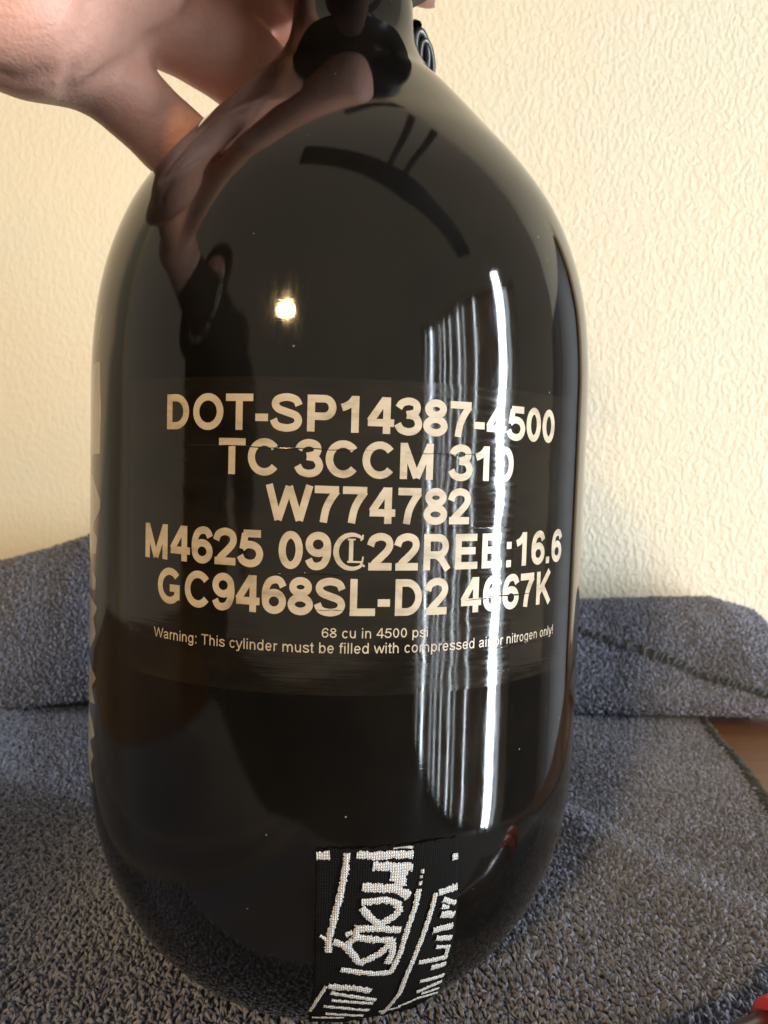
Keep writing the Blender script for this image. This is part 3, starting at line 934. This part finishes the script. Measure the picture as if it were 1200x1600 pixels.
# ================================================================== PERSON: hand, forearm (and the body behind the camera)
def surface_nets(sd, org, h):
    nx, ny, nz = sd.shape
    s = sd < 0
    c = np.stack([s[i:nx-1+i, j:ny-1+j, k:nz-1+k] for i in (0, 1) for j in (0, 1) for k in (0, 1)])
    cnt = c.sum(0)
    act = (cnt > 0) & (cnt < 8)
    ids = np.full(act.shape, -1, np.int64)
    I = np.argwhere(act)
    ids[act] = np.arange(len(I))
    acc = np.zeros((len(I), 3)); num = np.zeros(len(I))
    corners = [(i, j, k) for i in (0, 1) for j in (0, 1) for k in (0, 1)]
    for a_ in corners:
        for ax in range(3):
            if a_[ax]: continue
            b_ = list(a_); b_[ax] = 1
            va = sd[I[:, 0] + a_[0], I[:, 1] + a_[1], I[:, 2] + a_[2]]; vb = sd[I[:, 0] + b_[0], I[:, 1] + b_[1], I[:, 2] + b_[2]]
            m = (va < 0) != (vb < 0)
            t = np.where(m, va / np.where(m, va - vb, 1), 0)
            p = np.tile(np.array(a_, float), (len(I), 1)); p[:, ax] += t
            acc[m] += p[m]; num[m] += 1
    Vt = (I + acc / num[:, None]) * h + np.array(org)
    F = []
    for ax in range(3):
        sl0 = [slice(None)] * 3; sl1 = [slice(None)] * 3
        sl0[ax] = slice(0, -1); sl1[ax] = slice(1, None)
        ch = s[tuple(sl0)] != s[tuple(sl1)]
        E = np.argwhere(ch)
        o1, o2 = [q for q in range(3) if q != ax]
        ok = (E[:, o1] > 0) & (E[:, o2] > 0) & (E[:, o1] < sd.shape[o1] - 1) & (E[:, o2] < sd.shape[o2] - 1)
        E = E[ok]
        def cell(d1, d2):
            q = E.copy(); q[:, o1] -= d1; q[:, o2] -= d2
            return ids[q[:, 0], q[:, 1], q[:, 2]]
        quad = np.stack([cell(1, 1), cell(0, 1), cell(0, 0), cell(1, 0)], 1)
        neg = s[E[:, 0], E[:, 1], E[:, 2]]
        if ax == 1: neg = ~neg
        quad[~neg] = quad[~neg][:, ::-1]
        F.append(quad)
    F = np.concatenate(F)
    F = F[(F >= 0).all(1)]
    return Vt, F

class SDF:
    def __init__(self, lo, hi, h):
        self.lo = np.array(lo, float); self.h = h
        n = np.ceil((np.array(hi) - self.lo) / h).astype(int)
        ax = [self.lo[i] + h * np.arange(n[i]) for i in range(3)]
        self.X = np.stack(np.meshgrid(*ax, indexing='ij'), -1).astype(np.float32)
        self.d = np.full(self.X.shape[:3], 1e3, np.float32)
    def capsule(self, a, b, ra, rb, k=3.0, squash=None, target=None):
        a = np.array(a, np.float32); b = np.array(b, np.float32)
        ab = b - a
        pa = self.X - a
        t = np.clip((pa @ ab) / max(float(ab @ ab), 1e-6), 0, 1)
        v = pa - t[..., None] * ab
        if squash is not None:                                    # (axis, factor): thinner along that axis
            ax, fc = np.array(squash[0], np.float32), squash[1]
            ax = ax / np.linalg.norm(ax)
            v = v + ax * ((v @ ax) * (1 / fc - 1))[..., None]
        d = np.linalg.norm(v, axis=-1) - (ra + (rb - ra) * t)
        if target is not None: return d
        self.d = self.smin(self.d, d, k)
    @staticmethod
    def smin(a, b, k):
        h = np.maximum(k - np.abs(a - b), 0) / k
        return np.minimum(a, b) - h * h * k * .25
    def groove(self, pts, w, depth):
        for a, b in zip(pts[:-1], pts[1:]):
            d = self.capsule(a, b, 0, 0, target=1)
            self.g = np.maximum(getattr(self, 'g', np.zeros_like(self.d)), depth * np.exp(-(d / w) ** 2))
    def mesh(self):
        d = self.d + getattr(self, 'g', 0)
        return surface_nets(d, self.lo, self.h)

CO = np.array([13.74, -186.51, 123.02]); CPt = .05708
def seen(px, py, dep):
    """a spot on the hand given by where it sits in the view and how far away it is (mm)"""
    x = (px - 600) / 1200; u = -(py - 800) / 1200
    return CO + np.array([x, math.cos(CPt) + u * math.sin(CPt), -math.sin(CPt) + u * math.cos(CPt)]) * dep

HAND = SDF((-245, -150, 160), (30, 75, 300), 1.4)
# knuckle, middle joint, end joint, fingertip and radii for little, ring, middle and index finger
FINGERS = [
    [seen(52, 42, 166), seen(150, 104, 180), seen(270, 220, 192), seen(372, 282, 203), (11.2, 9.6, 8.7, 7.4)],
    [seen(150, -50, 172), seen(262, 28, 187), seen(387, 112, 203), seen(482, 176, 214), (11.6, 10.9, 10.4, 8.4)],
    [seen(250, -150, 178), seen(388, -62, 194), seen(492, 38, 212), seen(590, 106, 222), (12, 11, 10, 8.6)],
    [seen(330, -250, 180), seen(470, -170, 197), seen(590, -90, 212), seen(670, -40, 220), (12, 10.8, 9.6, 8.4)],
]
for kn_, pip, dip, tip, rad in FINGERS:
    HAND.capsule(kn_, pip, rad[0], rad[1], 5)
    HAND.capsule(pip, dip, rad[1], rad[2], 2.5)
    HAND.capsule(dip, tip, rad[2], rad[3], 2.5)
WR = np.array([-165, -52, 262.])
KN = [f[0] for f in FINGERS]
for k, q in enumerate(KN):
    HAND.capsule(WR + np.array([6 * k - 4, 4 * k - 6, 6.0 * k - 10]), q, 14, 11.5, 12)
HAND.capsule(seen(-90, -45, 150), seen(20, 8, 158), 15, 12.5, 8)             # heel of the palm below the little finger
HAND.capsule(seen(35, 25, 157), seen(160, -100, 166), 12, 12, 8)               # padded ridge along the finger roots
HAND.capsule(KN[0] + [-22, 0, 6], KN[3] + [-20, 0, 8], 15, 15, 12)
# thumb, over the front of the regulator above the picture
TH = [WR + np.array([22, -14, 4]), np.array([-66, -46, 258.]), np.array([-34, -38, 240.]), np.array([7, -23.5, 231.])]
HAND.capsule(TH[0], TH[1], 17, 14, 14); HAND.capsule(TH[1], TH[2], 12.5, 11, 4); HAND.capsule(TH[2], TH[3], 11, 8.5, 3)
HAND.capsule(WR, np.array([-205, -125, 244.]), 25, 28, 14)
# creases, pressed into the surface the viewer sees
def surf(px, py):
    for dep in np.arange(120, 240, .5):
        q = seen(px, py, dep)
        i = np.round((q - HAND.lo) / HAND.h).astype(int)
        if (i < 0).any() or (i >= HAND.d.shape).any(): continue
        if HAND.d[tuple(i)] < 0: return q
    return seen(px, py, 170)
def cre(*p): return [surf(*q) for q in p]
HAND.groove(cre((106, 152), (135, 134), (170, 112), (200, 96), (216, 84)), 1.2, 3.0)
HAND.groove(cre((226, 70), (250, 52), (275, 32), (300, 6)), 1.3, 3.0)
HAND.groove(cre((104, 140), (118, 100), (130, 50), (140, 2)), 1.6, 2.2)
HAND.groove(cre((124, 120), (146, 76), (156, 30), (158, 4)), 1.2, 1.2)
HAND.groove(cre((246, 192), (258, 178), (270, 160)), 1.0, 1.4)
HAND.groove(cre((2, 116), (40, 124), (80, 118)), 1.6, 1.7)
# keep the flesh off the tank: what would lie inside it is pressed flat against it
cl, sl = math.cos(LEAN), math.sin(LEAN)
Xt = HAND.X[..., 0] * cl - HAND.X[..., 2] * sl; Zt = HAND.X[..., 0] * sl + HAND.X[..., 2] * cl
rad_t = np.hypot(Xt, HAND.X[..., 1])
prof_r = np.interp(Zt, np.r_[PZ, 242.5, 264, 265, 276, 276.1], np.r_[PRr, 23.2, 17.2, 12.2, 12.2, 0]).astype(np.float32)
HAND.d = np.maximum(HAND.d, (prof_r + .25 - rad_t) * .8)
V, F = HAND.mesh()
# smooth a little
me = mesh_np('person', V * MM, F)
bm = bmesh.new(); bm.from_mesh(me)
for _ in range(2): bmesh.ops.smooth_vert(bm, verts=bm.verts, factor=.5, use_axis_x=True, use_axis_y=True, use_axis_z=True)
bmesh.ops.recalc_face_normals(bm, faces=bm.faces)
bm.to_mesh(me); bm.free()
person = link('person', me, M['skin'])
tag(person, 'bare hand gripping the tank neck from the left, fingers wrapped behind it', 'person')

# forearm, head and black shirt of the person standing to the left behind the camera (mirrored in the tank)
def soft(name, lo, hi, h, caps, mat, parent):
    S_ = SDF(lo, hi, h)
    for a, b, ra, rb, k, sq in caps: S_.capsule(a, b, ra, rb, k, sq)
    v, f = S_.mesh()
    me = mesh_np(name, v * MM, f)
    return link(name, me, mat, parent)
ELB = (-268, -372, 160.); SHO = (-670, -370, 350.)
soft('darkened_forearm', (-400, -460, 80), (-130, -90, 320), 4.5, [((-196, -112, 247), (-222, -255, 205), 28, 44, 10, None), ((-222, -255, 205), ELB, 44, 46, 14, None), (ELB, (-370, -405, 200), 46, 48, 20, None)], M['darkened_forearm'], person)  # unseen forearm, coloured dark so its reflection sinks to near-black
soft('shirt', (-1060, -900, -640), (-310, -290, 480), 11,
     [((-345, -398, 190), SHO, 60, 72, 40, None), (SHO, (-580, -670, 350), 84, 84, 60, None),
      ((-720, -520, 290), (-740, -540, -560), 160, 190, 70, ((.7, .7, 0), .7)), ((-580, -670, 340), (-520, -730, 60), 74, 58, 40, None)], M['shirt'], person)
soft('head', (-880, -700, 340), (-540, -340, 800), 7,
     [((-710, -515, 360), (-702, -507, 460), 60, 58, 20, None), ((-695, -500, 560), (-708, -512, 630), 78, 92, 40, None), ((-677, -482, 510), (-683, -488, 540), 52, 60, 30, None),
      ((-625, -430, 560), (-628, -433, 575), 9, 6, 12, None)], M['skin'], person)
soft('hair', (-940, -760, 340), (-540, -340, 820), 8, [((-728, -532, 600), (-716, -520, 645), 104, 104, 30, None), ((-735, -540, 600), (-745, -550, 440), 112, 100, 30, None)], M['shirt'], person)
# fine chain round the wrist
neck = bpy.data.objects.new('chain_bracelet', None); COL.objects.link(neck); neck.location = (-.2055, -.164, .2317)
tag(neck, 'fine silver chain bracelet mirrored on the upper left of the tank', 'bracelet')
bm = bmesh.new()
for k in range(16):
    a_ = 2 * math.pi * k / 16
    for q in range(6):
        b_ = 2 * math.pi * q / 6
        bm.verts.new((((.0042) + .0012 * math.cos(b_)) * math.cos(a_) * 1.35, ((.0042) + .0012 * math.cos(b_)) * math.sin(a_) * .9, .0012 * math.sin(b_)))
bm.verts.ensure_lookup_table()
for k in range(16):
    for q in range(6):
        bm.faces.new([bm.verts[i] for i in (k * 6 + q, ((k + 1) % 16) * 6 + q, ((k + 1) % 16) * 6 + (q + 1) % 6, k * 6 + (q + 1) % 6)])
lk = bpy.data.meshes.new('chain_link'); bm.to_mesh(lk); bm.free()
nl = 26
axis = Vector((-222 + 196, -255 + 112, 205 - 247)).normalized()
u_ = axis.cross(Vector((0, 0, 1))).normalized(); w_ = axis.cross(u_)
for k in range(nl):
    a_ = 2 * math.pi * k / nl
    o = link('chain_link', lk, M['silver'], neck)
    o.location = (u_ * math.cos(a_) + w_ * math.sin(a_)) * .0375
    tv = (-u_ * math.sin(a_) + w_ * math.cos(a_))
    o.rotation_euler = tv.to_track_quat('X', 'Z').to_euler()
    o.rotation_euler.rotate_axis('X', math.radians(35 + (90 if k % 2 else 0)))

# ================================================================== things mirrored in the tank, outside the picture
# vertical blinds on the right
blind = bpy.data.objects.new('vertical_blind', None); COL.objects.link(blind); blind.location = (WIN_X + .03, -.9, -.72)
tag(blind, 'tall vertical blind with bright slits, mirrored as streaks in the tank', 'blind')
edges = sorted([(y - w / 2, y + w / 2) for y, w, L in SLITS])
spans = []
cur = -1.80
for a_, b_ in edges:
    if a_ - cur > .012: spans.append((cur, a_))
    cur = b_
spans.append((cur, -.17))
for a_, b_ in spans:
    bm = bmesh.new(); box_bm(bm, (0, (a_ + b_) / 2 + .9, .70), (.004, b_ - a_ - .002, 1.38)); bm_obj('slat', bm, M['slat'], blind)
bm = bmesh.new(); box_bm(bm, (0, -.085, 1.42), (.05, 1.66, .05)); bm_obj('head_rail', bm, M['slat'], blind, bevel=.004)

# dark beam and rail overhead
def bar(name, p0, p1, wid, thick, mat, parent=None):
    p0 = Vector(p0); p1 = Vector(p1)
    bm = bmesh.new(); box_bm(bm, (0, 0, 0), ((p1 - p0).length, wid, thick))
    o = bm_obj(name, bm, mat, parent, bevel=min(thick, wid) * .1)
    o.location = (p0 + p1) / 2
    o.rotation_euler = (p1 - p0).to_track_quat('X', 'Z').to_euler()
    return o
HB = .85
bm_ = bar('ceiling_beam', (-.22 * HB, -.30 * HB, HB + .17), (1.38 * HB, -.80 * HB, HB + .17), .17, .05, M['beam'])
tag(bm_, 'dark overhead beam mirrored as a curved band on the tank shoulder', 'beam')
rl = bar('overhead_rail', (0.0, .12 * HB, HB + .19), (.56 * HB, .60 * HB, HB + .19), .03, .02, M['beam'])
tag(rl, 'thin dark rail mirrored near the tank neck', 'rail')
for q in (.30, .42):
    o = bar('bracket', (q * HB, .28 * HB, HB + .19), (q * HB, -.40 * HB, HB + .18), .028, .02, M['beam'])
    o.parent = rl
    o.matrix_parent_inverse = rl.matrix_basis.inverted()
# dark wooden cabinet on the wall to the right of the picture
cb = bpy.data.objects.new('wall_cabinet', None); COL.objects.link(cb); cb.location = (.66, .262, -.75)
tag(cb, 'dark wooden cabinet against the wall, mirrored at the tank right edge', 'cabinet')
bm = bmesh.new(); box_bm(bm, (0, 0, .565), (.64, .018, 1.13)); bm_obj('carcass', bm, M['darkwood'], cb, bevel=.003)
for q in (-.16, .16):
    bm = bmesh.new(); box_bm(bm, (q, -.013, .565), (.31, .007, 1.09)); bm_obj('door', bm, M['darkwood'], cb, bevel=.002)
